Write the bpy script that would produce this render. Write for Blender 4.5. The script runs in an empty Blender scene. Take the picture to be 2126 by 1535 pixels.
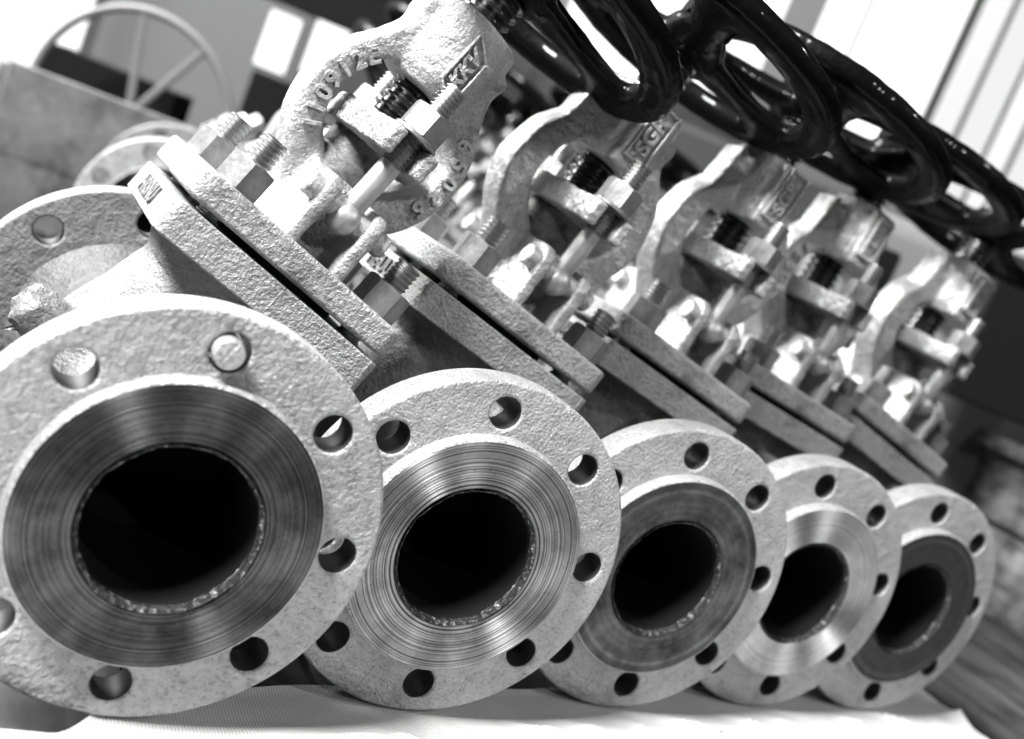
import bpy, bmesh, math, random
from math import sin, cos, pi, radians
from mathutils import Vector, Matrix, noise
random.seed(7)
S = 0.11                       # one flange radius in metres
sc = bpy.context.scene
COL = sc.collection

# ---------------------------------------------------------------- camera
cam_d = bpy.data.cameras.new('camera'); cam = bpy.data.objects.new('camera', cam_d); COL.objects.link(cam)
CR = [(0.83842147, -0.39372538, 0.37686837), (0.26668639, -0.30667387, -0.91369005), (0.47531865, 0.86656302, -0.15212075)]
CP = Vector((-1.284377, -4.691589, 1.963714))
rt, dn, fw = CR
M = Matrix(((rt[0], -dn[0], -fw[0], CP.x*S), (rt[1], -dn[1], -fw[1], CP.y*S), (rt[2], -dn[2], -fw[2], CP.z*S), (0, 0, 0, 1)))
cam.matrix_world = M
cam_d.sensor_width = 36; cam_d.lens = 2.334066*1000/2126*36
cam_d.clip_start = 0.01; cam_d.clip_end = 100
cam_d.dof.use_dof = True; cam_d.dof.focus_distance = 6.0*S; cam_d.dof.aperture_fstop = 5.0
cam_d.dof.aperture_blades = 0
sc.camera = cam

# ---------------------------------------------------------------- world and lamps
w = bpy.data.worlds.new('World'); sc.world = w; w.use_nodes = True
nt = w.node_tree; bg = nt.nodes['Background']
tc = nt.nodes.new('ShaderNodeTexCoord'); sep = nt.nodes.new('ShaderNodeSeparateXYZ'); rmp = nt.nodes.new('ShaderNodeValToRGB')
nt.links.new(tc.outputs['Generated'], sep.inputs[0]); nt.links.new(sep.outputs['Z'], rmp.inputs[0]); nt.links.new(rmp.outputs[0], bg.inputs[0])
cr = rmp.color_ramp; cr.elements[0].position = 0.0; cr.elements[0].color = (.02, .02, .02, 1); cr.elements[1].position = 0.9; cr.elements[1].color = (.95, .95, .95, 1)
bg.inputs[1].default_value = 0.03
def area(name, loc, target, size, power, sy=None):
    l = bpy.data.lights.new(name, 'AREA'); l.energy = power; l.size = size
    if sy: l.shape = 'RECTANGLE'; l.size_y = sy
    o = bpy.data.objects.new(name, l); COL.objects.link(o)
    o.location = Vector(loc)*S; d = (Vector(target)-Vector(loc)); o.rotation_euler = d.to_track_quat('-Z', 'Y').to_euler()
    return o
area('key_lamp', (-22.0, -6.5, 30.0), (2.5, 0.5, 0.5), 1.0, 660)
area('back_left_lamp', (-17.0, 27.0, 25.0), (2.5, 1.5, 1.0), 2.0, 680)  # unseen soft lamp, added behind left to whiten the yokes' left edges
area('streak_lamp', (17.5, -10.0, 13.5), (0.5, 0, 0), 0.08, 17)  # this pair of small unseen lamps is added for streaks on turned faces
area('streak_lamp', (5.4, -19.0, 13.5), (0.5, 0, 0), 0.08, 13)
sc.view_settings.view_transform = 'Standard'; sc.view_settings.look = 'None'
sc.view_settings.exposure = 0.0; sc.view_settings.gamma = 1

# ---------------------------------------------------------------- materials (all grey: the photograph is black and white)
def g(v): return (v, v, v, 1)
def mat(name, base=.4, metal=0., rough=.5, spec=.5, coat=0.):
    m = bpy.data.materials.new(name); m.use_nodes = True
    b = m.node_tree.nodes['Principled BSDF']
    b.inputs['Base Color'].default_value = g(base); b.inputs['Metallic'].default_value = metal; b.inputs['Roughness'].default_value = rough
    b.inputs['Specular IOR Level'].default_value = spec; b.inputs['Coat Weight'].default_value = coat; b.inputs['Coat Roughness'].default_value = .09
    return m, m.node_tree, b
def noise_node(nt, scale, detail=4, rough=.55, coord='Object', dist=0.):
    t = nt.nodes.new('ShaderNodeTexCoord'); n = nt.nodes.new('ShaderNodeTexNoise')
    n.inputs['Scale'].default_value = scale; n.inputs['Detail'].default_value = detail; n.inputs['Roughness'].default_value = rough; n.inputs['Distortion'].default_value = dist
    nt.links.new(t.outputs[coord], n.inputs['Vector']); return n
def ramp(nt, src, stops):
    r = nt.nodes.new('ShaderNodeValToRGB'); nt.links.new(src, r.inputs[0]); e = r.color_ramp.elements
    while len(e) > 2: e.remove(e[-1])
    e[0].position, e[0].color = stops[0][0], g(stops[0][1]); e[1].position, e[1].color = stops[-1][0], g(stops[-1][1])
    for p, v in stops[1:-1]:
        k = e.new(p); k.color = g(v)
    return r.outputs[0]
def bump(nt, b, srcs, dist=1.0):
    prev = None
    for s, st, d in srcs:
        n = nt.nodes.new('ShaderNodeBump'); n.inputs['Strength'].default_value = st; n.inputs['Distance'].default_value = d
        nt.links.new(s, n.inputs['Height'])
        if prev: nt.links.new(prev, n.inputs['Normal'])
        prev = n.outputs[0]
    nt.links.new(prev, b.inputs['Normal'])
def mixc(nt, fac, a, c, mode='MULTIPLY'):
    m = nt.nodes.new('ShaderNodeMix'); m.data_type = 'RGBA'; m.blend_type = mode
    if isinstance(fac, float): m.inputs[0].default_value = fac
    else: nt.links.new(fac, m.inputs[0])
    for k, v in ((6, a), (7, c)):
        if isinstance(v, tuple): m.inputs[k].default_value = v
        else: nt.links.new(v, m.inputs[k])
    return m.outputs[2]
def cast_mat(name, base=.42, grain=520, gs=.6, gd=.0011, dirt=.5, metal=.35, rough=.42):
    """aluminium coloured paint on rough sand-cast iron"""
    m, nt, b = mat(name, base, metal, rough)
    fine = noise_node(nt, grain, 3, .6); mid = noise_node(nt, 120, 4, .6); big = noise_node(nt, 22, 4, .6)
    pits = nt.nodes.new('ShaderNodeTexVoronoi'); pits.inputs['Scale'].default_value = 110
    t = nt.nodes.new('ShaderNodeTexCoord'); nt.links.new(t.outputs['Object'], pits.inputs['Vector'])
    pit = ramp(nt, pits.outputs['Distance'], [(0.0, 0), (.09, 1)])
    d1 = ramp(nt, fine.outputs['Fac'], [(.28, .55), (.45, .96), (.75, 1.08)])
    d2 = ramp(nt, big.outputs['Fac'], [(.30, 1-dirt), (.42, .9), (.6, 1.06)])
    d3 = ramp(nt, mid.outputs['Fac'], [(.28, .72), (.46, 1.0)])
    # mould parting line in the plane x = 0, slightly stepped and wandering
    sx = nt.nodes.new('ShaderNodeSeparateXYZ'); nt.links.new(t.outputs['Object'], sx.inputs[0])
    wob = noise_node(nt, 45, 4, .7); wm = nt.nodes.new('ShaderNodeMath'); wm.operation = 'MULTIPLY_ADD'; wm.inputs[1].default_value = .004; wm.inputs[2].default_value = -.002; nt.links.new(wob.outputs['Fac'], wm.inputs[0])
    ad = nt.nodes.new('ShaderNodeMath'); ad.operation = 'ADD'; nt.links.new(sx.outputs['X'], ad.inputs[0]); nt.links.new(wm.outputs[0], ad.inputs[1])
    sc_ = nt.nodes.new('ShaderNodeMath'); sc_.operation = 'MULTIPLY_ADD'; sc_.inputs[1].default_value = 400; sc_.inputs[2].default_value = .5; nt.links.new(ad.outputs[0], sc_.inputs[0])
    seam = ramp(nt, sc_.outputs[0], [(.2, 0), (.45, 0), (.6, 1), (.9, .7)])
    scar = noise_node(nt, 9, 6, .75, dist=1.5); sc2 = ramp(nt, scar.outputs['Fac'], [(.495, 1), (.5, .45), (.508, 1)])
    c = mixc(nt, 1.0, g(base), d1); c = mixc(nt, 1.0, c, d2); c = mixc(nt, .7, c, d3); c = mixc(nt, .3, c, pit); c = mixc(nt, .35, c, sc2)
    nt.links.new(c, b.inputs['Base Color'])
    rr = ramp(nt, mid.outputs['Fac'], [(.3, min(1, rough+.15)), (.7, max(.1, rough-.1))]); nt.links.new(rr, b.inputs['Roughness'])
    bump(nt, b, [(seam, .8, .0012), (big.outputs['Fac'], .4, .006), (mid.outputs['Fac'], .7, .0035), (fine.outputs['Fac'], gs, gd*1.9), (pit, .3, .0008), (sc2, .3, .0006)])
    return m
def turned_mat(name, base=.2, rough=.3, aniso=.85, pitch=620, dirt=.5, ring=.6, arot=0.):
    """face turned on a lathe: concentric grooves about the local Y axis"""
    m, nt, b = mat(name, base, 1.0, rough)
    t = nt.nodes.new('ShaderNodeTexCoord'); sp = nt.nodes.new('ShaderNodeSeparateXYZ'); nt.links.new(t.outputs['Object'], sp.inputs[0])
    cx = nt.nodes.new('ShaderNodeCombineXYZ'); nt.links.new(sp.outputs['X'], cx.inputs[0]); nt.links.new(sp.outputs['Z'], cx.inputs[1])
    ln = nt.nodes.new('ShaderNodeVectorMath'); ln.operation = 'LENGTH'; nt.links.new(cx.outputs[0], ln.inputs[0])
    mul = nt.nodes.new('ShaderNodeMath'); mul.operation = 'MULTIPLY'; mul.inputs[1].default_value = pitch; nt.links.new(ln.outputs['Value'], mul.inputs[0])
    n1 = nt.nodes.new('ShaderNodeTexNoise'); n1.noise_dimensions = '1D'; n1.inputs['Scale'].default_value = 1.0; n1.inputs['Detail'].default_value = 3
    nt.links.new(mul.outputs[0], n1.inputs['W'])
    big = noise_node(nt, 30, 5, .65); fine = noise_node(nt, 420, 3, .6)
    c = mixc(nt, 1.0, g(base), ramp(nt, n1.outputs['Fac'], [(.3, 1-ring), (.5, .95), (.72, 1.5)]))
    c = mixc(nt, 1.0, c, ramp(nt, big.outputs['Fac'], [(.3, 1-dirt), (.65, 1.15)]))
    c = mixc(nt, .6, c, ramp(nt, fine.outputs['Fac'], [(.25, .3), (.42, 1)]))
    nt.links.new(c, b.inputs['Base Color'])
    nt.links.new(ramp(nt, big.outputs['Fac'], [(.35, rough+.18), (.65, rough)]), b.inputs['Roughness'])
    b.inputs['Anisotropic'].default_value = aniso; b.inputs['Anisotropic Rotation'].default_value = arot
    tg = nt.nodes.new('ShaderNodeTangent'); tg.direction_type = 'RADIAL'; tg.axis = 'Y'; nt.links.new(tg.outputs[0], b.inputs['Tangent'])
    bump(nt, b, [(n1.outputs['Fac'], .5, .0006), (fine.outputs['Fac'], .04, .0004)])
    return m
CAST = cast_mat('cast_iron_aluminium_paint')
CAST_SOFT = cast_mat('cast_iron_smooth_paint', .46, 420, .4, .0008, .3, .35, .38)
CAST_ROUGH = cast_mat('cast_iron_rough_face', .42, 420, .8, .0016, .5, .3, .45)
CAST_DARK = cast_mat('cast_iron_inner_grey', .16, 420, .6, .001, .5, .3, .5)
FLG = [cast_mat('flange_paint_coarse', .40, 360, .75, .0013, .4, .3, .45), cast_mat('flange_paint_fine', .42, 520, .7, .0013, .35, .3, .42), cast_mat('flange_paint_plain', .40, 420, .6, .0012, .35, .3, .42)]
CAST_BODY = cast_mat('cast_iron_body', .18, 460, .6, .0012, .55, .3, .5)  # darker than the other castings, standing in for shade between the valves
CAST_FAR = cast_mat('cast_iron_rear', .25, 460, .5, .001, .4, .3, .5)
TURN = [turned_mat('turned_face_grooved', .115, .34, .98, 1100, .6, .7, .25), turned_mat('turned_face_bright', .36, .38, .97, 700, .35, .75, .25),
        turned_mat('oiled_face_dark', .15, .5, .25, 200, .8, .15), turned_mat('turned_face_polished', .55, .36, .97, 900, .2, .3, .25),
        turned_mat('painted_face_dark', .08, .55, .1, 200, .3, .1)]
m, nt, b = mat('machined_steel', .5, .8, .48); f_ = noise_node(nt, 500, 3); q_ = noise_node(nt, 60, 3)
nt.links.new(mixc(nt, 1.0, g(.52), ramp(nt, q_.outputs['Fac'], [(.3, .7), (.7, 1.1)])), b.inputs['Base Color']); bump(nt, b, [(f_.outputs['Fac'], .25, .0004)]); STEEL = m
m, nt, b = mat('nut_steel', .38, .75, .4); f_ = noise_node(nt, 380, 4); q_ = noise_node(nt, 90, 3)
nt.links.new(mixc(nt, 1.0, g(.34), ramp(nt, q_.outputs['Fac'], [(.3, .6), (.7, 1.1)])), b.inputs['Base Color']); bump(nt, b, [(f_.outputs['Fac'], .3, .0005)]); NUT = m
m, nt, b = mat('thread_steel', .33, 1.0, .4); THREAD = m
m, nt, b = mat('oiled_stem_steel', .09, .9, .24, .5, .3); STEM = m
m, nt, b = mat('black_gloss_paint', .002, 0, .5, .03, .16); f_ = noise_node(nt, 60, 4); h_ = noise_node(nt, 300, 3); bump(nt, b, [(f_.outputs['Fac'], .5, .003), (h_.outputs['Fac'], .12, .0006)]); BLACK = m
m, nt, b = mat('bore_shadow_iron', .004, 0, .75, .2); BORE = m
m, nt, b = mat('ragged_lip_iron', .45, .3, .4); f_ = noise_node(nt, 300, 4, .7)
nt.links.new(ramp(nt, f_.outputs['Fac'], [(.46, .01), (.58, .06), (.70, .5)]), b.inputs['Base Color']); bump(nt, b, [(f_.outputs['Fac'], 1.0, .003)]); LIP = m
m, nt, b = mat('black_gasket', .01, 0, .7); GASKET = m
m, nt, b = mat('gland_grey', .10, .3, .5); f_ = noise_node(nt, 90, 5, .7)
nt.links.new(ramp(nt, f_.outputs['Fac'], [(.3, .03), (.6, .2)]), b.inputs['Base Color']); bump(nt, b, [(f_.outputs['Fac'], .5, .002)]); GLAND = m

# ---------------------------------------------------------------- mesh helpers (all dimensions in flange radii, scaled by S at the end)
def from_eval(bm_or_mesh, mods, name='tmp'):
    me = bm_or_mesh
    if isinstance(me, bmesh.types.BMesh):
        me = bpy.data.meshes.new(name); bm_or_mesh.to_mesh(me); bm_or_mesh.free()
    o = bpy.data.objects.new('tmp', me); COL.objects.link(o)
    for kind, kw in mods:
        md = o.modifiers.new(kind, kind)
        for k, v in kw.items(): setattr(md, k, v)
    dg = bpy.context.evaluated_depsgraph_get(); dg.update()
    r = bpy.data.meshes.new_from_object(o.evaluated_get(dg), preserve_all_data_layers=True, depsgraph=dg)
    bpy.data.objects.remove(o); bpy.data.meshes.remove(me); r.name = name
    return r
def finish(bm, smooth=True, angle=35, weighted=True):
    """BMesh in flange radii -> Mesh in metres"""
    if isinstance(bm, bpy.types.Mesh): me = bm
    else:
        me = bpy.data.meshes.new('m'); bmesh.ops.recalc_face_normals(bm, faces=bm.faces[:]); bm.to_mesh(me); bm.free()
    me.transform(Matrix.Scale(S, 4))
    if smooth:
        for p in me.polygons: p.use_smooth = True
        me.set_sharp_from_angle(angle=radians(angle))
        if weighted: me = from_eval(me, [('WEIGHTED_NORMAL', dict(keep_sharp=True, weight=50))])
    return me
def obj(name, me, m, parent=None, loc=None):
    if isinstance(me, bmesh.types.BMesh): me = finish(me)
    me.materials.clear(); me.materials.append(m)
    o = bpy.data.objects.new(name, me); COL.objects.link(o)
    if parent: o.parent = parent
    if loc: o.location = Vector(loc)*S
    return o
def frame(origin, axis, xdir=None):
    a = Vector(axis).normalized(); x = Vector(xdir) if xdir else (Vector((1, 0, 0)) if abs(a.x) < .9 else Vector((0, 1, 0)))
    x = (x-a*x.dot(a)).normalized(); y = a.cross(x)
    return Matrix(((x.x, y.x, a.x, origin[0]), (x.y, y.y, a.y, origin[1]), (x.z, y.z, a.z, origin[2]), (0, 0, 0, 1)))
def lathe(bm, prof, origin=(0, 0, 0), axis=(0, 0, 1), seg=48, sx=1, sy=1, cap=True):
    F = frame(origin, axis); rings = []
    for r, h in prof:
        rings.append([bm.verts.new(F @ Vector((r*cos(2*pi*k/seg)*sx, r*sin(2*pi*k/seg)*sy, h))) for k in range(seg)] if r > 1e-6 else [bm.verts.new(F @ Vector((0, 0, h)))])
    for a, b in zip(rings, rings[1:]):
        for k in range(seg):
            k2 = (k+1) % seg
            if len(a) == 1 and len(b) == 1: continue
            if len(a) == 1: bm.faces.new((a[0], b[k], b[k2]))
            elif len(b) == 1: bm.faces.new((a[k], a[k2], b[0]))
            else: bm.faces.new((a[k], a[k2], b[k2], b[k]))
    if cap:
        for R in (rings[0], rings[-1]):
            if len(R) > 2: bm.faces.new(R)
def box(bm, c, h, F=None, bev=0., seg=2):
    r = bmesh.ops.create_cube(bm, size=2); vs = r['verts']
    for v in vs: v.co = Vector((v.co.x*h[0], v.co.y*h[1], v.co.z*h[2]))+Vector(c)
    if F:
        for v in vs: v.co = F @ v.co
    if bev > 0:
        es = list({e for v in vs for e in v.link_edges}); bmesh.ops.bevel(bm, geom=es, offset=bev, segments=seg, affect='EDGES', profile=.5)
def tube(bm, pts, rad, seg=16, flat=1.0, up=(0, 0, 1), closed=False, sq=1.0):
    sg = lambda v: math.copysign(abs(v)**sq, v)
    n = len(pts); rings = []
    for i, p in enumerate(pts):
        p = Vector(p); a = Vector(pts[(i-1) % n]) if (closed or i > 0) else p; b = Vector(pts[(i+1) % n]) if (closed or i < n-1) else p
        t = (b-a).normalized(); u = Vector(up); x = t.cross(u).normalized(); y = x.cross(t)
        r = rad[i] if isinstance(rad, (list, tuple)) else rad; fx = flat[i] if isinstance(flat, (list, tuple)) else flat
        rings.append([bm.verts.new(p+x*(r*fx*sg(cos(2*pi*k/seg)))+y*(r*sg(sin(2*pi*k/seg)))) for k in range(seg)])
    m_ = n if closed else n-1
    for i in range(m_):
        a, b = rings[i], rings[(i+1) % n]
        for k in range(seg): bm.faces.new((a[k], a[(k+1) % seg], b[(k+1) % seg], b[k]))
    if not closed: bm.faces.new(rings[0]); bm.faces.new(rings[-1])
def outline(loops, half, bev, res=2):
    """flat shape with holes, extruded: returns a Mesh in the local XY plane, thickness along Z"""
    cu = bpy.data.curves.new('c', 'CURVE'); cu.dimensions = '2D'; cu.fill_mode = 'BOTH'
    for lp in loops:
        s = cu.splines.new('POLY'); s.points.add(len(lp)-1); s.use_cyclic_u = True
        for i, (x, y) in enumerate(lp): s.points[i].co = (x, y, 0, 1)
    cu.extrude = half-bev; cu.bevel_depth = bev; cu.bevel_resolution = res; cu.offset = -bev
    o = bpy.data.objects.new('c', cu); COL.objects.link(o); dg = bpy.context.evaluated_depsgraph_get(); dg.update()
    me = bpy.data.meshes.new_from_object(o.evaluated_get(dg)); bpy.data.objects.remove(o)
    bm = bmesh.new(); bm.from_mesh(me); bmesh.ops.remove_doubles(bm, verts=bm.verts[:], dist=1e-4); bm.to_mesh(me); bm.free()
    return me
def circle(cx, cy, r, n=64, r2=None): return [(cx+r*cos(2*pi*k/n), cy+(r2 or r)*sin(2*pi*k/n)) for k in range(n)]
def smooth_loop(pts, n=6):
    out = []; N = len(pts)
    for i in range(N):
        p0, p1, p2, p3 = [Vector(pts[(i+k-1) % N]) for k in range(4)]
        for j in range(n):
            t = j/n; out.append(tuple(.5*((2*p1)+(-p0+p2)*t+(2*p0-5*p1+4*p2-p3)*t*t+(-p0+3*p1-3*p2+p3)*t**3)))
    return out
def add_mesh(bm, me, F=None):
    if F: me.transform(F)
    bm.from_mesh(me)
XZ = Matrix(((1, 0, 0, 0), (0, 0, 1, 0), (0, 1, 0, 0), (0, 0, 0, 1)))    # drawing (x,y) -> (u,s), thickness -> y
def text_mesh(txt, size, depth, shear=0., font_bold=.0):
    cu = bpy.data.curves.new('t', 'FONT'); cu.body = txt; cu.size = size; cu.extrude = depth; cu.shear = shear; cu.offset = font_bold
    cu.bevel_depth = size*.02; cu.bevel_resolution = 1; cu.resolution_u = 4; cu.align_x = 'CENTER'; cu.align_y = 'CENTER'
    o = bpy.data.objects.new('t', cu); COL.objects.link(o); dg = bpy.context.evaluated_depsgraph_get(); dg.update()
    me = bpy.data.meshes.new_from_object(o.evaluated_get(dg)); bpy.data.objects.remove(o); return me
def casting(bm, voxel=.016, it=5, amp=.006, fr=5.0, seed=0):
    """fuse shapes into one casting with soft fillets and a slightly uneven skin"""
    bmesh.ops.recalc_face_normals(bm, faces=bm.faces[:])
    me = from_eval(bm, [('REMESH', dict(mode='VOXEL', voxel_size=voxel)), ('SMOOTH', dict(factor=.5, iterations=it))])
    me.update()
    ns = [v.normal.copy() for v in me.vertices]; off = Vector((seed*3.1, seed*1.7, seed*5.3))
    for v, n in zip(me.vertices, ns):
        v.co += n*amp*(noise.noise(v.co*fr+off)+.5*noise.noise(v.co*fr*2.7+off))
    me.transform(Matrix.Scale(S, 4))
    for p in me.polygons: p.use_smooth = True
    return me
def thread_prof(r, h0, h1, pitch, d, ends=True):
    n = max(2, int((h1-h0)/pitch)); pr = [(r*.8, h0)] if ends else []
    for k in range(n):
        z = h0+(h1-h0)*k/n; q = (h1-h0)/n
        pr += [(r-d, z+q*.02), (r-d, z+q*.2), (r, z+q*.45), (r, z+q*.62), (r-d, z+q*.9)]
    pr.append((r*.82, h1)); return pr
def hexnut(bm, c, axis, af, h, rot=0., chamfer=.12):
    F = frame(c, axis); R = af/math.sqrt(3); n = 6; prof = []
    # hexagonal prism cut by a cone on top and bottom
    sub = 5; ring_lo, ring_hi = [], []
    for k in range(n):
        for j in range(sub):
            a0, a1 = rot+k*pi/3, rot+(k+1)*pi/3; t = j/sub
            p = Vector((cos(a0), sin(a0)))*(1-t)+Vector((cos(a1), sin(a1)))*t; p = p*R; rr = p.length; ap = af/2
            cut = (rr-ap)*.62
            ring_lo.append((F @ Vector((p.x, p.y, cut*.5)), p)); ring_hi.append((F @ Vector((p.x, p.y, h-cut)), p))
    L = [bm.verts.new(a) for a, _ in ring_lo]; H = [bm.verts.new(a) for a, _ in ring_hi]
    T = [bm.verts.new(F @ Vector((p.x/p.length*af*.47, p.y/p.length*af*.47, h))) for _, p in ring_hi]
    B = [bm.verts.new(F @ Vector((p.x/p.length*af*.47, p.y/p.length*af*.47, 0))) for _, p in ring_lo]
    N = len(L)
    for i in range(N):
        j = (i+1) % N
        bm.faces.new((L[i], L[j], H[j], H[i])); bm.faces.new((H[i], H[j], T[j], T[i])); bm.faces.new((B[i], B[j], L[j], L[i]))
    bm.faces.new(T); bm.faces.new(B)

# ---------------------------------------------------------------- the valve: meshes shared by every copy.  local x = u, y = along the pipe, z = stem
LEN, YC, KR, RFR, BO, HR, FT = 3.2, 1.70, .823, .682, .386, .091, .22; RH = .085
ME = {}
holes = [circle(KR*cos(pi/8+k*pi/4), KR*sin(pi/8+k*pi/4), HR, 28) for k in range(8)]
fl = outline([circle(0, 0, 1, 128), circle(0, 0, BO+.04, 64)]+holes, FT/2, .022, 2); fl.transform(XZ)
ME['flange'] = finish(fl, angle=30)
bm = bmesh.new(); lathe(bm, [(BO+.015, .03), (BO+.03, .006), (RFR-.012, 0), (RFR-.003, .004), (RFR-.003, .05), (BO+.03, .05)], (0, 0, 0), (0, 1, 0), 160, cap=False); ME['raised_face'] = finish(bm, angle=30)
bm = bmesh.new(); lathe(bm, [(RFR-.004, .004), (RFR+.006, .008), (RFR+.012, .018), (RFR+.016, RH+.012)], (0, 0, 0), (0, 1, 0), 160, cap=False); ME['raised_step'] = finish(bm, angle=40)
bm = bmesh.new(); lathe(bm, [(BO+.02, 0), (BO+.006, .012), (BO, .03), (BO+.002, .05), (BO+.03, .06)], (0, 0, 0), (0, 1, 0), 160, cap=False)
for v in bm.verts:
    v.co += Vector((v.co.x, 0, v.co.z)).normalized()*(.009*noise.noise(v.co*9)+.005*noise.noise(v.co*40))
ME['lip'] = finish(bm)
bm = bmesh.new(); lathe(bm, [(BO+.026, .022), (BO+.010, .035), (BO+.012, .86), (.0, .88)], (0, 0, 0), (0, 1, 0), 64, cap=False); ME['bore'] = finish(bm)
# body casting
bm = bmesh.new()
lathe(bm, [(0, 1.02), (.40, 1.02), (.43, .95), (.43, .2), (.60, .2), (.58, .3), (.50, .52), (.47, .8), (.50, 1.1), (.52, LEN/2), (.50, LEN-1.1), (.47, LEN-.8), (.50, LEN-.52), (.64, LEN-.3), (.7, LEN-.2), (.4, LEN-.2), (.4, LEN-.9), (.36, LEN-1.0), (0, LEN-1.0)], (0, 0, 0), (0, 1, 0), 64, cap=False)
def superell(bm, secs, n=40, p=3.0):
    rings = []
    for s, a, b_ in secs:
        rings.append([bm.verts.new(((abs(cos(t))**(2/p))*math.copysign(a, cos(t)), YC+(abs(sin(t))**(2/p))*math.copysign(b_, sin(t)), s)) for t in [2*pi*k/n+.01 for k in range(n)]])
    for a, b2 in zip(rings, rings[1:]):
        for k in range(n): bm.faces.new((a[k], a[(k+1) % n], b2[(k+1) % n], b2[k]))
    bm.faces.new(rings[0]); bm.faces.new(rings[-1])
superell(bm, [(-.86, .30, .30), (-.82, .42, .40), (-.6, .56, .5), (-.2, .64, .54), (.2, .64, .54), (.5, .56, .48), (.74, .50, .46), (.86, .56, .54), (.93, .64, .61)])
box(bm, (0, YC-.7, .55), (.05, .35, .2), bev=.02)
box(bm, (0, YC+.7, .55), (.05, .35, .2), bev=.02)
lathe(bm, [(.0, -.1), (.13, -.08), (.16, 0), (.16, .3)], (-.78, YC-.15, .12), (1, 0, .0), 24)     # side boss
me = casting(bm, .026, 5, .010, 4.5, 1)
for v in me.vertices:
    q = v.co/S; wgt = max(0, 1-(q-Vector((-.80, YC-.15, .12))).length/.33)
    if wgt > 0: v.co += v.normal*S*wgt*(.07*noise.noise(q*8)+.035*noise.noise(q*17)-.035)
ME['body'] = me
def plate(half_u, half_y, s0, s1, rc, bev):
    lp = []
    for (cx, cy, a0) in ((half_u-rc, half_y-rc, 0), (-half_u+rc, half_y-rc, 90), (-half_u+rc, -half_y+rc, 180), (half_u-rc, -half_y+rc, 270)):
        for k in range(9):
            a = radians(a0+k*90/8); lp.append((cx+rc*cos(a), cy+rc*sin(a)))
    me = outline([lp], (s1-s0)/2, bev, 3); me.transform(Matrix.Translation((0, YC, (s0+s1)/2))); return me
def sub_noise(me, amp, fr, cuts=0):
    return me
ME['body_flange'] = finish(plate(.713, .64, .892, 1.092, .06, .012), angle=30)
ME['bonnet_flange'] = finish(plate(.715, .65, 1.135, 1.308, .10, .028), angle=30)
bm = bmesh.new(); lathe(bm, [(.5, 1.085), (.5, 1.17)], (0, YC, 0), (0, 0, 1), 48); ME['gasket'] = finish(bm)
# yoke casting, two patterns
def yoke(kind):
    bm = bmesh.new()
    if kind == 0: half = [(.20, 1.28), (.27, 1.5), (.37, 1.66), (.49, 1.86), (.55, 2.13), (.50, 2.36), (.40, 2.53), (.325, 2.70), (.30, 2.86)]
    else: half = [(.20, 1.28), (.28, 1.5), (.39, 1.66), (.53, 1.86), (.60, 2.1), (.555, 2.36), (.45, 2.54), (.34, 2.68), (.30, 2.86)]
    outer = smooth_loop([(x, s) for x, s in half]+[(-x, s) for x, s in reversed(half)], 4)
    inner = smooth_loop([(0, 1.78), (.2, 1.82), (.355, 1.98), (.40, 2.18), (.32, 2.39), (.17, 2.475), (-.17, 2.475), (-.32, 2.39), (-.39, 2.18), (-.35, 1.99), (-.2, 1.82)], 5)
    me = outline([outer, inner], .155, .035, 3); add_mesh(bm, me, Matrix.Translation((0, YC, 0)) @ XZ)
    lathe(bm, [(.38, 1.27), (.33, 1.34), (.30, 1.45), (.29, 1.76)], (0, YC, 0), (0, 0, 1), 40)          # stuffing box
    lathe(bm, [(.25, 2.44), (.29, 2.52), (.30, 2.6), (.31, 2.9), (.30, 2.955), (.27, 2.97)], (0, YC, 0), (0, 0, 1), 48)     # hub
    for sgn in (-1, 1):
        for uu in (-.165, .165):                                       # eyebolt lugs front and back
            lp = [(0, 1.28), (.62, 1.28), (.62, 1.64), (.60, 1.70), (.55, 1.74), (.2, 1.76), (0, 1.76)]
            if sgn < 0: pass
            me = outline([[(sgn*(x if True else x), z) for x, z in lp][::sgn]], .043, .02, 2)
            YZ = Matrix(((0, 0, 1, uu), (1, 0, 0, YC), (0, 1, 0, 0), (0, 0, 0, 1))); add_mesh(bm, me, YZ)
    if kind == 1:                                                     # the pattern with an ear on either side of the hub
        for sgn in (-1,):
            me = outline([[(sgn*.26, 2.5), (sgn*.47, 2.52), (sgn*.44, 2.72), (sgn*.43, 2.86), (sgn*.36, 2.88), (sgn*.33, 2.76), (sgn*.26, 2.7)][::-1]], .12, .025, 2)
            add_mesh(bm, me, Matrix.Translation((0, YC-.04, 0)) @ XZ)
        box(bm, (0.0, YC-.29, 2.70), (.13, .05, .25), bev=.025)
    return casting(bm, .0145, 4, .007, 5.5, 3+kind)
ME['yoke0'] = yoke(0); ME['yoke1'] = yoke(1)
# eyebolt (local origin at YC, drawn for the front side)
def eyebolt_mesh():
    bm = bmesh.new(); lathe(bm, [(.10*sin(radians(q)), -.10*cos(radians(q))) for q in range(0, 141, 10)]+[(.067, .085), (.066, .12), (.066, .38)], (0, 0, 1.60), (0, 0, 1), 28)
    return finish(bm)
ME['eye_shank'] = eyebolt_mesh()
bm = bmesh.new(); lathe(bm, thread_prof(.069, 1.97, 2.52, .026, .012), (0, 0, 0), (0, 0, 1), 32); ME['eye_thread'] = finish(bm, angle=25)
bm = bmesh.new(); lathe(bm, [(.07, 2.165), (.135, 2.165), (.14, 2.17), (.14, 2.185), (.135, 2.19), (.07, 2.19)], (0, 0, 0), (0, 0, 1), 36); ME['washer'] = finish(bm)
bm = bmesh.new(); hexnut(bm, (0, 0, 2.19), (0, 0, 1), .235, .155, .35); ME['eye_nut'] = finish(bm, angle=24)
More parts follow.
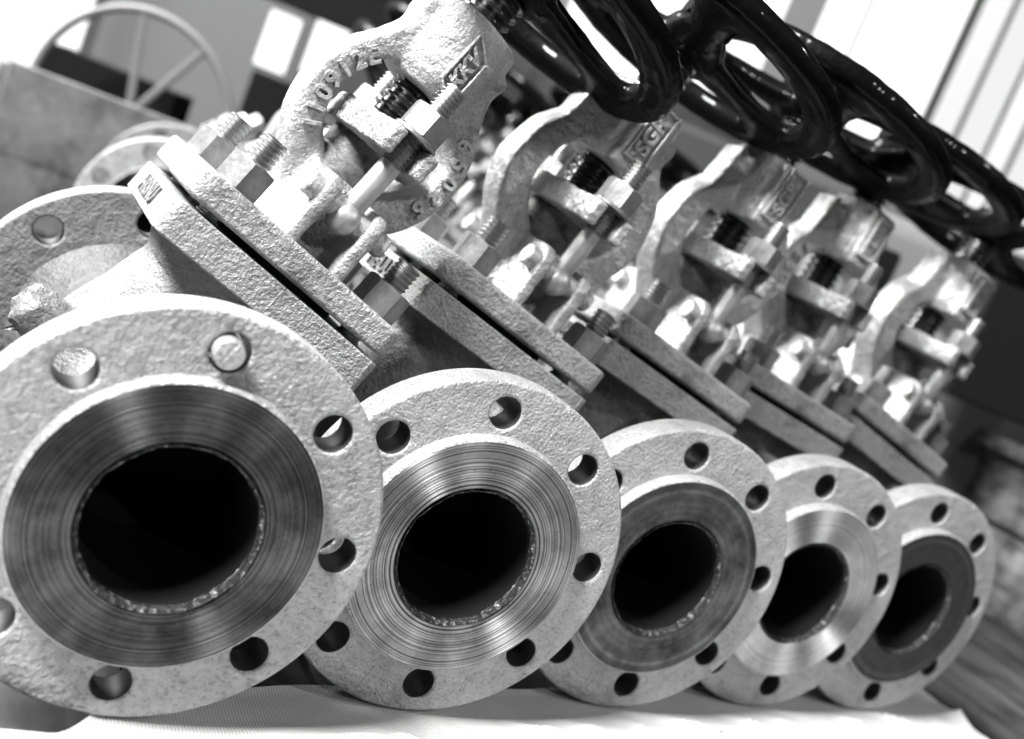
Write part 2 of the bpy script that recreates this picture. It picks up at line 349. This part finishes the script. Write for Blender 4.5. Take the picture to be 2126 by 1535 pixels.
bm = bmesh.new(); lathe(bm, [(.0, -.285), (.062, -.285), (.07, -.275), (.07, .275), (.062, .285), (0, .285)], (0, 0, 1.62), (1, 0, 0), 24); ME['pin'] = finish(bm)
# gland follower: lozenge with slotted ends
lp = [(.30, -.12), (.30, .12), (.27, .22), (.165, .60), (.15, .64), (.08, .64), (.075, .5), (-.075, .5), (-.08, .64), (-.15, .64), (-.165, .60), (-.27, .22), (-.30, .12), (-.30, -.12), (-.27, -.22), (-.165, -.60), (-.15, -.64), (-.08, -.64), (-.075, -.5), (.075, -.5), (.08, -.64), (.15, -.64), (.165, -.60), (.27, -.22)]
bm = bmesh.new(); me = outline([lp, circle(0, 0, .165, 40)], .08, .012, 2); add_mesh(bm, me, Matrix.Translation((0, YC, 2.08)))
me = from_eval(bm, [('REMESH', dict(mode='VOXEL', voxel_size=.011)), ('SMOOTH', dict(factor=.5, iterations=2))]); me.update()
ns = [v.normal.copy() for v in me.vertices]
for v, n in zip(me.vertices, ns): v.co += n*(.006*noise.noise(v.co*9)+.006*noise.noise(v.co*26))
me.transform(Matrix.Scale(S, 4))
for p in me.polygons: p.use_smooth = True
ME['follower'] = me
bm = bmesh.new(); lathe(bm, [(.24, 1.74), (.24, 1.86), (.225, 1.88), (.225, 2.02)], (0, YC, 0), (0, 0, 1), 40); ME['gland'] = finish(bm)
bm = bmesh.new(); lathe(bm, thread_prof(.155, 2.1, 3.60, .062, .026), (0, YC, 0), (0, 0, 1), 48); ME['stem'] = finish(bm, angle=25)
bm = bmesh.new(); hexnut(bm, (0, 0, 0), (0, 0, 1), .25, .17, .3); ME['nut'] = finish(bm, angle=24)
bm = bmesh.new(); lathe(bm, thread_prof(.078, -.3, .34, .03, .010), (0, 0, 0), (0, 0, 1), 32); ME['stud'] = finish(bm, angle=25)
# handwheel casting (local origin on the stem axis, z=0 at the hub underside)
def handwheel_mesh():
    bm = bmesh.new(); Rr = 1.05
    tube(bm, [(Rr*cos(2*pi*k/72), Rr*sin(2*pi*k/72), .16) for k in range(72)], .090, 28, 1.35, (0, 0, 1), True, .6)
    lathe(bm, [(.2, 0), (.24, .02), (.25, .16), (.22, .25), (.16, .27)], (0, 0, 0), (0, 0, 1), 36)
    for k in range(3):
        a = k*2*pi/3; c, s = cos(a), sin(a)
        tube(bm, [(r*c, r*s, z) for r, z in ((.12, .1), (.3, .11), (.5, .12), (.7, .14), (.85, .15), (1.0, .16))], [.09, .07, .06, .06, .065, .08], 16, [2.6, 2.8, 2.4, 2.6, 3.6, 4.8], (0, 0, 1))
        tube(bm, [(r*c, r*s, z) for r, z in ((.15, .19), (.4, .19), (.7, .20), (.95, .20))], [.06, .055, .05, .05], 12, .7, (0, 0, 1))
    return casting(bm, .021, 5, .006, 5, 9)
ME['wheel'] = handwheel_mesh()
bm = bmesh.new(); hexnut(bm, (0, 0, .27), (0, 0, 1), .36, .14, .2); ME['wheel_nut'] = finish(bm, angle=24)
bm = bmesh.new(); lathe(bm, [(0, -.035), (.062, -.035), (.07, -.02), (.07, .2)], (0, 0, 0), (0, 1, 0), 24); ME['hole_bolt'] = finish(bm)

# raised lettering
def arc_text(chars, a0, a1, rad, size, yy, c=(0, 2.13)):
    bm = bmesh.new(); n = len(chars)
    for i, ch in enumerate(chars):
        a = radians(a0+(a1-a0)*i/(n-1)); me = text_mesh(ch, size, .026, font_bold=size*.02)
        # local x of the letter = clockwise tangent, y = radial outwards, thickness towards the viewer (-Y)
        X = Vector((sin(a), 0, -cos(a))); Y = Vector((cos(a), 0, sin(a))); Z = X.cross(Y)
        o = Vector((c[0], yy, c[1]))+Y*rad
        add_mesh(bm, me, Matrix(((X.x, Y.x, Z.x, o.x), (X.y, Y.y, Z.y, o.y), (X.z, Y.z, Z.z, o.z), (0, 0, 0, 1))))
    return finish(bm, angle=40, weighted=False)
def hub_text(txt, size, shear, framed, s0=2.70, uu=.02, dy=.298):
    bm = bmesh.new(); me = text_mesh(txt, size, .03, shear, size*.02)
    X = Vector((0, 0, 1)); Y = Vector((-1, 0, 0)); Z = X.cross(Y); yy = YC-dy
    F = Matrix(((X.x, Y.x, Z.x, uu), (X.y, Y.y, Z.y, yy), (X.z, Y.z, Z.z, s0), (0, 0, 0, 1)))
    add_mesh(bm, me, F)
    h, v_, t = framed
    k = .05 if shear else 0
    for (x0, y0, x1, y1) in ((-h-k, -v_, h-k, -v_), (h-k, -v_, h+k, v_), (h+k, v_, -h+k, v_), (-h+k, v_, -h-k, -v_)):
        a, b_ = Vector((x0, y0, 0)), Vector((x1, y1, 0)); d = (b_-a); L = d.length; d.normalize()
        Fr = F @ Matrix.Translation((a+b_)/2) @ Matrix(((d.x, -d.y, 0, 0), (d.y, d.x, 0, 0), (0, 0, 1, 0), (0, 0, 0, 1)))
        box(bm, (0, 0, 0), (L/2+t/2, t/2, .034), Fr, .004, 1)
    return finish(bm, angle=40, weighted=False)
YF = YC-.155
ME['num_left'] = arc_text('110912E', 214, 146, .445, .135, YF); ME['num_right'] = arc_text('65025', 36, -24, .455, .13, YF)
ME['num_left_b'] = arc_text('110921', 212, 150, .48, .13, YF)
ME['logo0'] = hub_text('KKV', .12, .3, (.165, .07, .012), 2.66, .02, .300); ME['logo1'] = hub_text('SGR', .15, 0, (.20, .085, .014), 2.73, .0, .345); ME['logo_plain'] = hub_text('SG', .1, 0, (.17, .075, .02), 2.72, .0, .345)
def end_text(txt, size, s):
    me = text_mesh(txt, size, .014, 0, size*.01); bm = bmesh.new()
    # on the left end face (normal -u), read from the back to the front
    add_mesh(bm, me, Matrix(((0, 0, -1, -.712), (-1, 0, 0, YC), (0, 1, 0, s), (0, 0, 0, 1)))); return finish(bm, weighted=False)
ME['end_text'] = end_text('HE-UUK-2N', .155, .985); ME['end_text0'] = end_text('HRSNU', .15, .99)

def empty(name, label, cat, loc, rot=(0, 0, 0), group=None):
    o = bpy.data.objects.new(name, None); o.empty_display_size = .02; COL.objects.link(o)
    o.location = Vector(loc)*S; o.rotation_euler = rot; o['label'] = label; o['category'] = cat
    if group: o['group'] = group
    return o
def tag(o, label, cat, group=None, kind=None):
    if label: o['label'] = label
    if cat: o['category'] = cat
    if group: o['group'] = group
    if kind: o['kind'] = kind
    return o
def inst(name, key, m, parent, loc=None, rz=0):
    me = ME[key]
    if not me.materials: me.materials.append(m)
    elif me.materials[0] != m:
        me = me.copy(); me.materials[0] = m
    o = bpy.data.objects.new(name, me); COL.objects.link(o); o.parent = parent
    if loc: o.location = Vector(loc)*S
    if rz: o.rotation_euler = (0, 0, rz)
    return o
HOLE = mat('shaded_hole_iron', .05, .5, .55)[0]  # dark wall colour stands in for the shade inside the bolt holes
def inst_flange(m, parent, loc):
    key = 'flange_'+m.name
    if key not in ME:
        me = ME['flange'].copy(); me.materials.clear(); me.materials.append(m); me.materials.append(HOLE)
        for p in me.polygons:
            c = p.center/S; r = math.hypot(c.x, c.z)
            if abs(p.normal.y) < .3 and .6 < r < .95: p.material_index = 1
        ME[key] = me
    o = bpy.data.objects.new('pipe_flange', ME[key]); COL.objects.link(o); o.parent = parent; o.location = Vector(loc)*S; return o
def make_valve(label, loc, lean, yaw, ykind=0, logo=None, fmat=0, tmat=0, wrot=0., ws=3.16, wheel=True, extras=(), group='cast gate valves in the front row', nr=0.):
    t = empty('gate_valve', label, 'valve', (loc[0], loc[1]-.04, loc[2]), (0, pi/2-lean, yaw), group)
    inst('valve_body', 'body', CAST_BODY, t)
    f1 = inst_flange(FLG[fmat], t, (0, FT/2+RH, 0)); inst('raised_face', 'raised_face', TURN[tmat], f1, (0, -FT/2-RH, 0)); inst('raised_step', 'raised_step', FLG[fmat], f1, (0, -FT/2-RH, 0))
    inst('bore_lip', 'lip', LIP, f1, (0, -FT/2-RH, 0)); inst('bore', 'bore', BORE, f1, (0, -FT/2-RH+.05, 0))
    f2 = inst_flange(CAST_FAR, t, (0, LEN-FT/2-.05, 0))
    inst('body_flange', 'body_flange', CAST_ROUGH, t); inst('gasket', 'gasket', GASKET, t)
    bf = inst('bonnet_flange', 'bonnet_flange', CAST_ROUGH, t)
    for i, (u, y) in enumerate(((-.5, -.46), (.52, -.46), (-.5, .47), (.52, .47))):
        st = inst('stud_bolt', 'stud', THREAD, t, (u, YC+y, 1.296)); inst('nut', 'nut', NUT, st, (0, 0, .01), nr+i*.37)
    yk = inst('yoke', 'yoke%d' % ykind, CAST if ykind == 0 else CAST_SOFT, t, (.02, 0, -.025))
    if logo: inst('raised_lettering', logo, CAST_SOFT, yk)
    for e in extras: inst('raised_lettering', e, CAST_SOFT if e.startswith('num') else CAST_DARK, yk if e.startswith('num') else t)
    inst('gland_follower', 'follower', CAST_ROUGH if ykind == 0 else CAST_SOFT, t, (.02, 0, -.025)); inst('packing_gland', 'gland', GLAND, t, (.02, 0, -.025)); inst('stem', 'stem', STEM, t, (.02, 0, -.025))
    for sgn in (-1, 1):
        y = YC+sgn*.52; eb = inst('eye_bolt', 'eye_shank', STEEL, t, (.02, y, -.025)); inst('thread', 'eye_thread', THREAD, eb); inst('washer', 'washer', NUT, eb)
        inst('nut', 'eye_nut', NUT, eb); inst('hinge_pin', 'pin', CAST_SOFT, t, (.02, y, -.025))
    if wheel:
        hw = inst('handwheel', 'wheel', BLACK, t, (.02, YC, ws-.03), wrot); inst('wheel_nut', 'wheel_nut', BLACK, hw)
    return t
def copy_tree(o, parent=None):
    c = o.copy(); COL.objects.link(c)
    if parent: c.parent = parent
    for ch in list(o.children): copy_tree(ch, c)
    return c
XS = [0, 1.69, 3.3724, 4.9141, 6.3877]; YS = [0, 0.4232, 0.8242, 1.1776, 1.439]; TH = [1.185, 1.268, 1.325, 1.40, 1.316]; YW = [0.0036, -0.0084, 0.0052, 0.0227, 0.0371]
v0 = make_valve('nearest gate valve at the front left, rough yoke ring cast with a long number', (XS[0], YS[0], 0), TH[0], YW[0], 0, 'logo0', 0, 0, .12, 3.22, extras=('num_left', 'num_right', 'end_text0'))
inst('bolt', 'hole_bolt', CAST_SOFT, v0, (KR*cos(radians(90+22.5))-.018, 0.05, KR*sin(radians(90+22.5))))
v1 = make_valve('gate valve beside the nearest one, grooved bright flange face, SGR on its yoke', (XS[1], YS[1], 0), TH[1], YW[1], 1, 'logo1', 1, 1, .08, 3.32, extras=('end_text',))
v2 = make_valve('middle gate valve of the front row with a dull dark unpolished flange face', (XS[2], YS[2], 0), TH[2], YW[2], 1, 'logo1', 1, 2, .19, 3.32, extras=('end_text',))
v3 = make_valve('fourth gate valve of the front row, polished flange face, numbers on its yoke arm', (XS[3], YS[3], 0), TH[3], YW[3], 1, 'logo_plain', 2, 3, .1, 3.28, extras=('num_left_b',))
v4 = make_valve('smallest looking gate valve at the right end of the front row, flange face painted black', (XS[4], YS[4], 0), TH[4], YW[4], 1, 'logo_plain', 2, 4, .3, 3.25)
# back row: copies
back_labels = ['blurred gate valve behind the front left one, its flange showing beside the plank crate', 'blurred second gate valve of the back row, glimpsed through the first yoke ring',
               'blurred gate valve of the back row seen between the first and second yokes', 'blurred gate valve of the back row seen between the second and third yokes', 'blurred gate valve at the right end of the back row, seen behind the third yoke']
for j in range(5):
    c = copy_tree(v1 if j % 2 else v0)
    c.location = Vector((1.03+1.68*j, 8.7+.28*j, -.05))*S; c.rotation_euler = (0, pi/2-(.8 if j == 0 else 1.1+.04*j), -.16 if j == 0 else -.08); c['label'] = back_labels[j]; c['group'] = 'blurred gate valves in the back row'

# ---------------------------------------------------------------- surface and background
FWD = Vector((.480916, .876767, 0)); RGT = Vector((.876767, -.480916, 0)); YAW = math.atan2(-.480916, .876767); BK = .917
def W(a, D, z): return Vector((CP.x, CP.y, 0))+RGT*(BK*a-.018*z-.02)+FWD*D+Vector((0, 0, .919*z+.017*a-.03))
m, nt, b = mat('dark_worn_planks', .06, 0, .85, .2)
t_ = nt.nodes.new('ShaderNodeTexCoord'); mp = nt.nodes.new('ShaderNodeMapping'); mp.inputs['Scale'].default_value = (14, 1.2, 14); nt.links.new(t_.outputs['Object'], mp.inputs[0])
n_ = nt.nodes.new('ShaderNodeTexNoise'); n_.inputs['Scale'].default_value = 3; n_.inputs['Detail'].default_value = 6; nt.links.new(mp.outputs[0], n_.inputs['Vector'])
n2 = noise_node(nt, 9, 5, .65)
nt.links.new(mixc(nt, 1.0, ramp(nt, n_.outputs['Fac'], [(.3, .008), (.6, .035)]), ramp(nt, n2.outputs['Fac'], [(.35, .25), (.6, 1.5)])), b.inputs['Base Color'])
bump(nt, b, [(n_.outputs['Fac'], .5, .004), (n2.outputs['Fac'], .4, .004)]); PLANK = m
m, nt, b = mat('pale_mottled_plank', .3, 0, .6); n2 = noise_node(nt, 14, 5, .6); n3 = noise_node(nt, 70, 3)
nt.links.new(mixc(nt, 1.0, ramp(nt, n2.outputs['Fac'], [(.34, .05), (.5, .13), (.65, .18)]), ramp(nt, n3.outputs['Fac'], [(.3, .8), (.7, 1.05)])), b.inputs['Base Color']); bump(nt, b, [(n2.outputs['Fac'], .4, .005)]); CRATE = m
m, nt, b = mat('rough_timber', .06, 0, .8, .3); mp = nt.nodes.new('ShaderNodeMapping'); mp.inputs['Scale'].default_value = (6, 1.5, 9); t_ = nt.nodes.new('ShaderNodeTexCoord'); nt.links.new(t_.outputs['Object'], mp.inputs[0])
n_ = nt.nodes.new('ShaderNodeTexNoise'); n_.inputs['Scale'].default_value = 2.2; n_.inputs['Detail'].default_value = 7; n_.inputs['Roughness'].default_value = .65; nt.links.new(mp.outputs[0], n_.inputs['Vector'])
n2 = noise_node(nt, 30, 5, .65)
nt.links.new(mixc(nt, 1.0, ramp(nt, n_.outputs['Fac'], [(.35, .02), (.5, .09), (.65, .2)]), ramp(nt, n2.outputs['Fac'], [(.35, .3), (.6, 1.3)])), b.inputs['Base Color'])
bump(nt, b, [(n_.outputs['Fac'], .8, .01), (n2.outputs['Fac'], .5, .004)]); TIMBER = m
# table planks running away from the camera
bm = bmesh.new(); x = -9.0
while x < 14.4:
    wd = .95+.25*random.random(); dz = -.04*random.random()
    box(bm, (x+wd/2, 9, -1.28+dz), (wd/2-.02, 24, .15), bev=.02, seg=1); x += wd
tab = obj('table_top', finish(bm), PLANK); tab['kind'] = 'structure'
bm = bmesh.new(); box(bm, (0, 30, -13.2), (90, 90, .2)); flr = obj('floor', finish(bm), mat('dark_floor', .05, 0, .7)[0]); flr['kind'] = 'structure'
# cloth
m, nt, b = mat('white_woven_cloth', .5, 0, .85, .2)
t_ = nt.nodes.new('ShaderNodeTexCoord'); wv = nt.nodes.new('ShaderNodeTexWave'); wv.inputs['Scale'].default_value = 160; wv2 = nt.nodes.new('ShaderNodeTexWave'); wv2.bands_direction = 'Y'; wv2.inputs['Scale'].default_value = 160
nt.links.new(t_.outputs['Object'], wv.inputs['Vector']); nt.links.new(t_.outputs['Object'], wv2.inputs['Vector'])
mm = nt.nodes.new('ShaderNodeMath'); mm.operation = 'MULTIPLY'; nt.links.new(wv.outputs['Fac'], mm.inputs[0]); nt.links.new(wv2.outputs['Fac'], mm.inputs[1])
n2 = noise_node(nt, 16, 4)
nt.links.new(mixc(nt, 1.0, ramp(nt, mm.outputs[0], [(.2, .54), (.8, .26)]), ramp(nt, n2.outputs['Fac'], [(.3, .86), (.6, 1.02)])), b.inputs['Base Color']); bump(nt, b, [(mm.outputs[0], .5, .0006)])
bm = bmesh.new(); NX, NY = 260, 140; vs = []
for j in range(NY+1):
    for i in range(NX+1):
        x = -3.5+11.5*i/NX; sm = min(1, max(0, (x+.22)/.4)); sm = sm*sm*(3-2*sm); yb = -.13+sm*(.42+.245*max(x, 0)+.10*noise.noise(Vector((x*1.3, 5, 2)))); y = -2.6+(yb+2.6)*j/NY
        f = min(1, max(0, (.245*x-y)/.22))
        z = -1.012+.02*f*(noise.noise(Vector((x*.9+y*.7, y*.5, 1)))+.6*noise.noise(Vector((x*2.2, y*3, 4))))
        z += f*.016*abs(noise.noise(Vector((x*3.1-y*1.5, y*4+x, 9))))+f*.006*noise.noise(Vector((x*8, y*9, 3)))
        z += .012*max(0, 1-(yb-y)/.06)
        q = noise.noise(Vector((x*1.1+y*1.9, x*.3-y*.4, 7))); z += .065*f*max(0, 1-abs(q)*6)*f
        vs.append(bm.verts.new((x+.05*noise.noise(Vector((0, y*.8, 3))), y, z)))
for j in range(NY):
    for i in range(NX):
        a = j*(NX+1)+i; bm.faces.new((vs[a], vs[a+1], vs[a+NX+2], vs[a+NX+1]))
cloth = obj('cloth', finish(bm, weighted=False), m); tag(cloth, 'white woven cloth spread on the planks under the valve flanges', 'cloth')
# crate wall at the left, behind the back row
def crate(label, planks, loc, rz):
    t = empty('crate', label, 'crate', loc, (0, 0, rz))
    for (c, h) in planks:
        bm = bmesh.new(); box(bm, c, h, bev=.04); obj('plank', bm, CRATE, t)
    return t
crate('pale mottled plank crate standing behind the valves at the left', [((1.9, 0, 1.65), (1.95, .12, .62)), ((1.9, 0, .40), (1.95, .12, .58)), ((-.05, .9, 1.2), (.1, .8, 1.0))], (-.82, 12.3, -1.33), 0)
def panel(name, label, cat, a0, a1, z0, z1, D, m, th=.1, group=None, kind=None, bev=.02, parent=None):
    bm = bmesh.new(); box(bm, (0, 0, 0), ((a1-a0)/2, th/2, (z1-z0)/2), bev=min(bev, th*.3)); o = obj(name, bm, m, parent)
    if not parent:
        o.location = W((a0+a1)/2, D, (z0+z1)/2)*S; o.rotation_euler = (0, 0, YAW); o.scale = (BK, BK, BK)
    tag(o, label, cat, group, kind); return o
WALL = mat('workshop_wall_grey', .10, 0, .8)[0]; DARK = mat('dark_matte', .006, 0, .8, .1)[0]; MID = mat('machine_grey_paint', .15, 0, .5)[0]
def glow(name, v):
    m = bpy.data.materials.new(name); m.use_nodes = True; n = m.node_tree; n.nodes.clear(); e = n.nodes.new('ShaderNodeEmission'); o = n.nodes.new('ShaderNodeOutputMaterial')
    e.inputs[0].default_value = g(1); e.inputs[1].default_value = v; n.links.new(e.outputs[0], o.inputs[0]); return m
DAY = glow('daylight_window', 1.7); DAY2 = glow('daylit_curtain_glow', .9)  # DAY2 makes the pale curtains glow as if daylight came through
panel('wall', None, None, -26, 26, -13, 16, 27, WALL, .4, kind='structure')
def window(label, a0, a1, z0, z1, D, bars=(), m=DAY, group='bright workshop windows'):
    o = panel('window', label, 'window', a0, a1, z0, z1, D, m, .08)
    for k in bars:
        bm = bmesh.new(); box(bm, (k, -.06, 0), (.05, .04, (z1-z0)/2)); obj('glazing_bar', bm, WALL, o)
    return o
window('large blown out window at the top right, left of the pale slats', 3.9, 7.1, 6.2, 12, 26.3, (-.65,))
window('bright tall window slit between the black handwheels at the top', -1.9, 3.0, 5.6, 12, 26.2)
window('white window at the top left corner behind the big ring', -17, -13.2, -1.0, 6, 26.3)
window('narrow white window left of the first yoke, the left of a pair', -8.3, -7.55, 2.6, 3.9, 24.6)
window('narrow white window left of the first yoke, the right of a pair', -7.2, -6.4, 2.8, 4.2, 24.6)
for k, (a0, a1, mm_) in enumerate(((7.3, 7.9, .45), (8.0, 8.7, .8), (8.8, 9.3, .5), (9.4, 11.5, .85))):
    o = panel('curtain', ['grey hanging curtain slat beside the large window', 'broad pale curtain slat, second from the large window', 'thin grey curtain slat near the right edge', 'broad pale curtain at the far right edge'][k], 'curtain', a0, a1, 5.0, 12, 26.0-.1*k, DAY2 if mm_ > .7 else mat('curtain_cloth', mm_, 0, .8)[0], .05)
panel('curtain', 'dark grey hanging curtain between the two bright windows at the top', 'curtain', 3.0, 3.85, 5.6, 12, 26.0, mat('curtain_grey', .12, 0, .8)[0], .06)
panel('wall', None, None, -2.5, 15, -13, 4.9, 26.5, mat('dark_wall_base', .03, 0, .7)[0], .1, kind='structure')
# dark shapes behind
panel('dark_cabinet', 'black cabinet behind the big pale ring at the left', 'cabinet', -10.2, -7.6, .1, 1.5, 19.5, DARK, 1.0)
panel('dark_cabinet', 'black cabinet between the pair of narrow windows and the first yoke', 'cabinet', -9.0, -3.6, 3.95, 8.5, 23.0, DARK, .6)
panel('dark_cabinet', 'low black machine behind the first yoke ring', 'cabinet', -8.0, -1.0, -1, 2.4, 24.0, DARK, .6)
# big pale ring (flywheel)
rg = empty('flywheel', 'large thin pale ring wheel with crossing spokes behind the crate', 'wheel', W(-7.85, 18, .85), (0, 0, YAW)); rg.scale = (BK, BK, BK)
PALE = mat('pale_ring_metal', .13, .0, .5)[0]
bm = bmesh.new(); tube(bm, [(1.82*cos(2*pi*k/72), 0, 1.82*sin(2*pi*k/72)) for k in range(72)], .075, 12, 1.0, (0, 1, 0), True); obj('rim', bm, PALE, rg)
for a in (60, 100, 240, 300):
    bm = bmesh.new(); tube(bm, [(0, 0, 0), (1.8*cos(radians(a)), 0, 1.8*sin(radians(a)))], .05, 10, 1.5, (0, 1, 0)); obj('spoke', bm, PALE, rg)
# machine at the right
mc = empty('machine', 'grey rounded machine housing with a black slot behind the last two valves', 'machine', W(5.2, 16.5, -1), (0, 0, YAW)); mc.scale = (BK, BK, BK)
bm = bmesh.new(); box(bm, (-.15, .5, 2.45), (1.35, .5, 2.45), bev=.35, seg=5); obj('housing', bm, MID, mc)
bm = bmesh.new(); box(bm, (-.45, -.02, 3.0), (.2, .05, 1.35), bev=.05, seg=3); obj('slot', bm, DARK, mc)
bx = empty('control_box', 'black box hanging behind the rightmost valve', 'box', W(7.0, 15.6, 1.6), (0, 0, YAW)); bx.scale = (BK, BK, BK)
bm = bmesh.new(); box(bm, (0, 0, .95), (.95, .4, .95), bev=.06); obj('box_body', bm, DARK, bx)
panel('bench', 'dark grey bench front behind the planks at the right edge', 'bench', 4.6, 14, -1.2, 1.75, 17.2, mat('bench_grey', .07, 0, .6)[0], .8)
tw = empty('timber_wall', 'dark worn timber side standing along the planks at the right, behind the last flange', 'timber', (13.2, 8, -1.13))
zb = 0
for h_ in (1.15, .06, .95):
    if h_ > .1:
        bm = bmesh.new(); box(bm, (0, 2, zb+h_/2), (.25, 16, h_/2), bev=.04, seg=2); obj('plank', bm, TIMBER, tw)
    zb += h_
bm = bmesh.new(); box(bm, (-.05, 2, zb+.12), (.42, 16, .10), bev=.04, seg=2); obj('capping_beam', bm, TIMBER, tw)
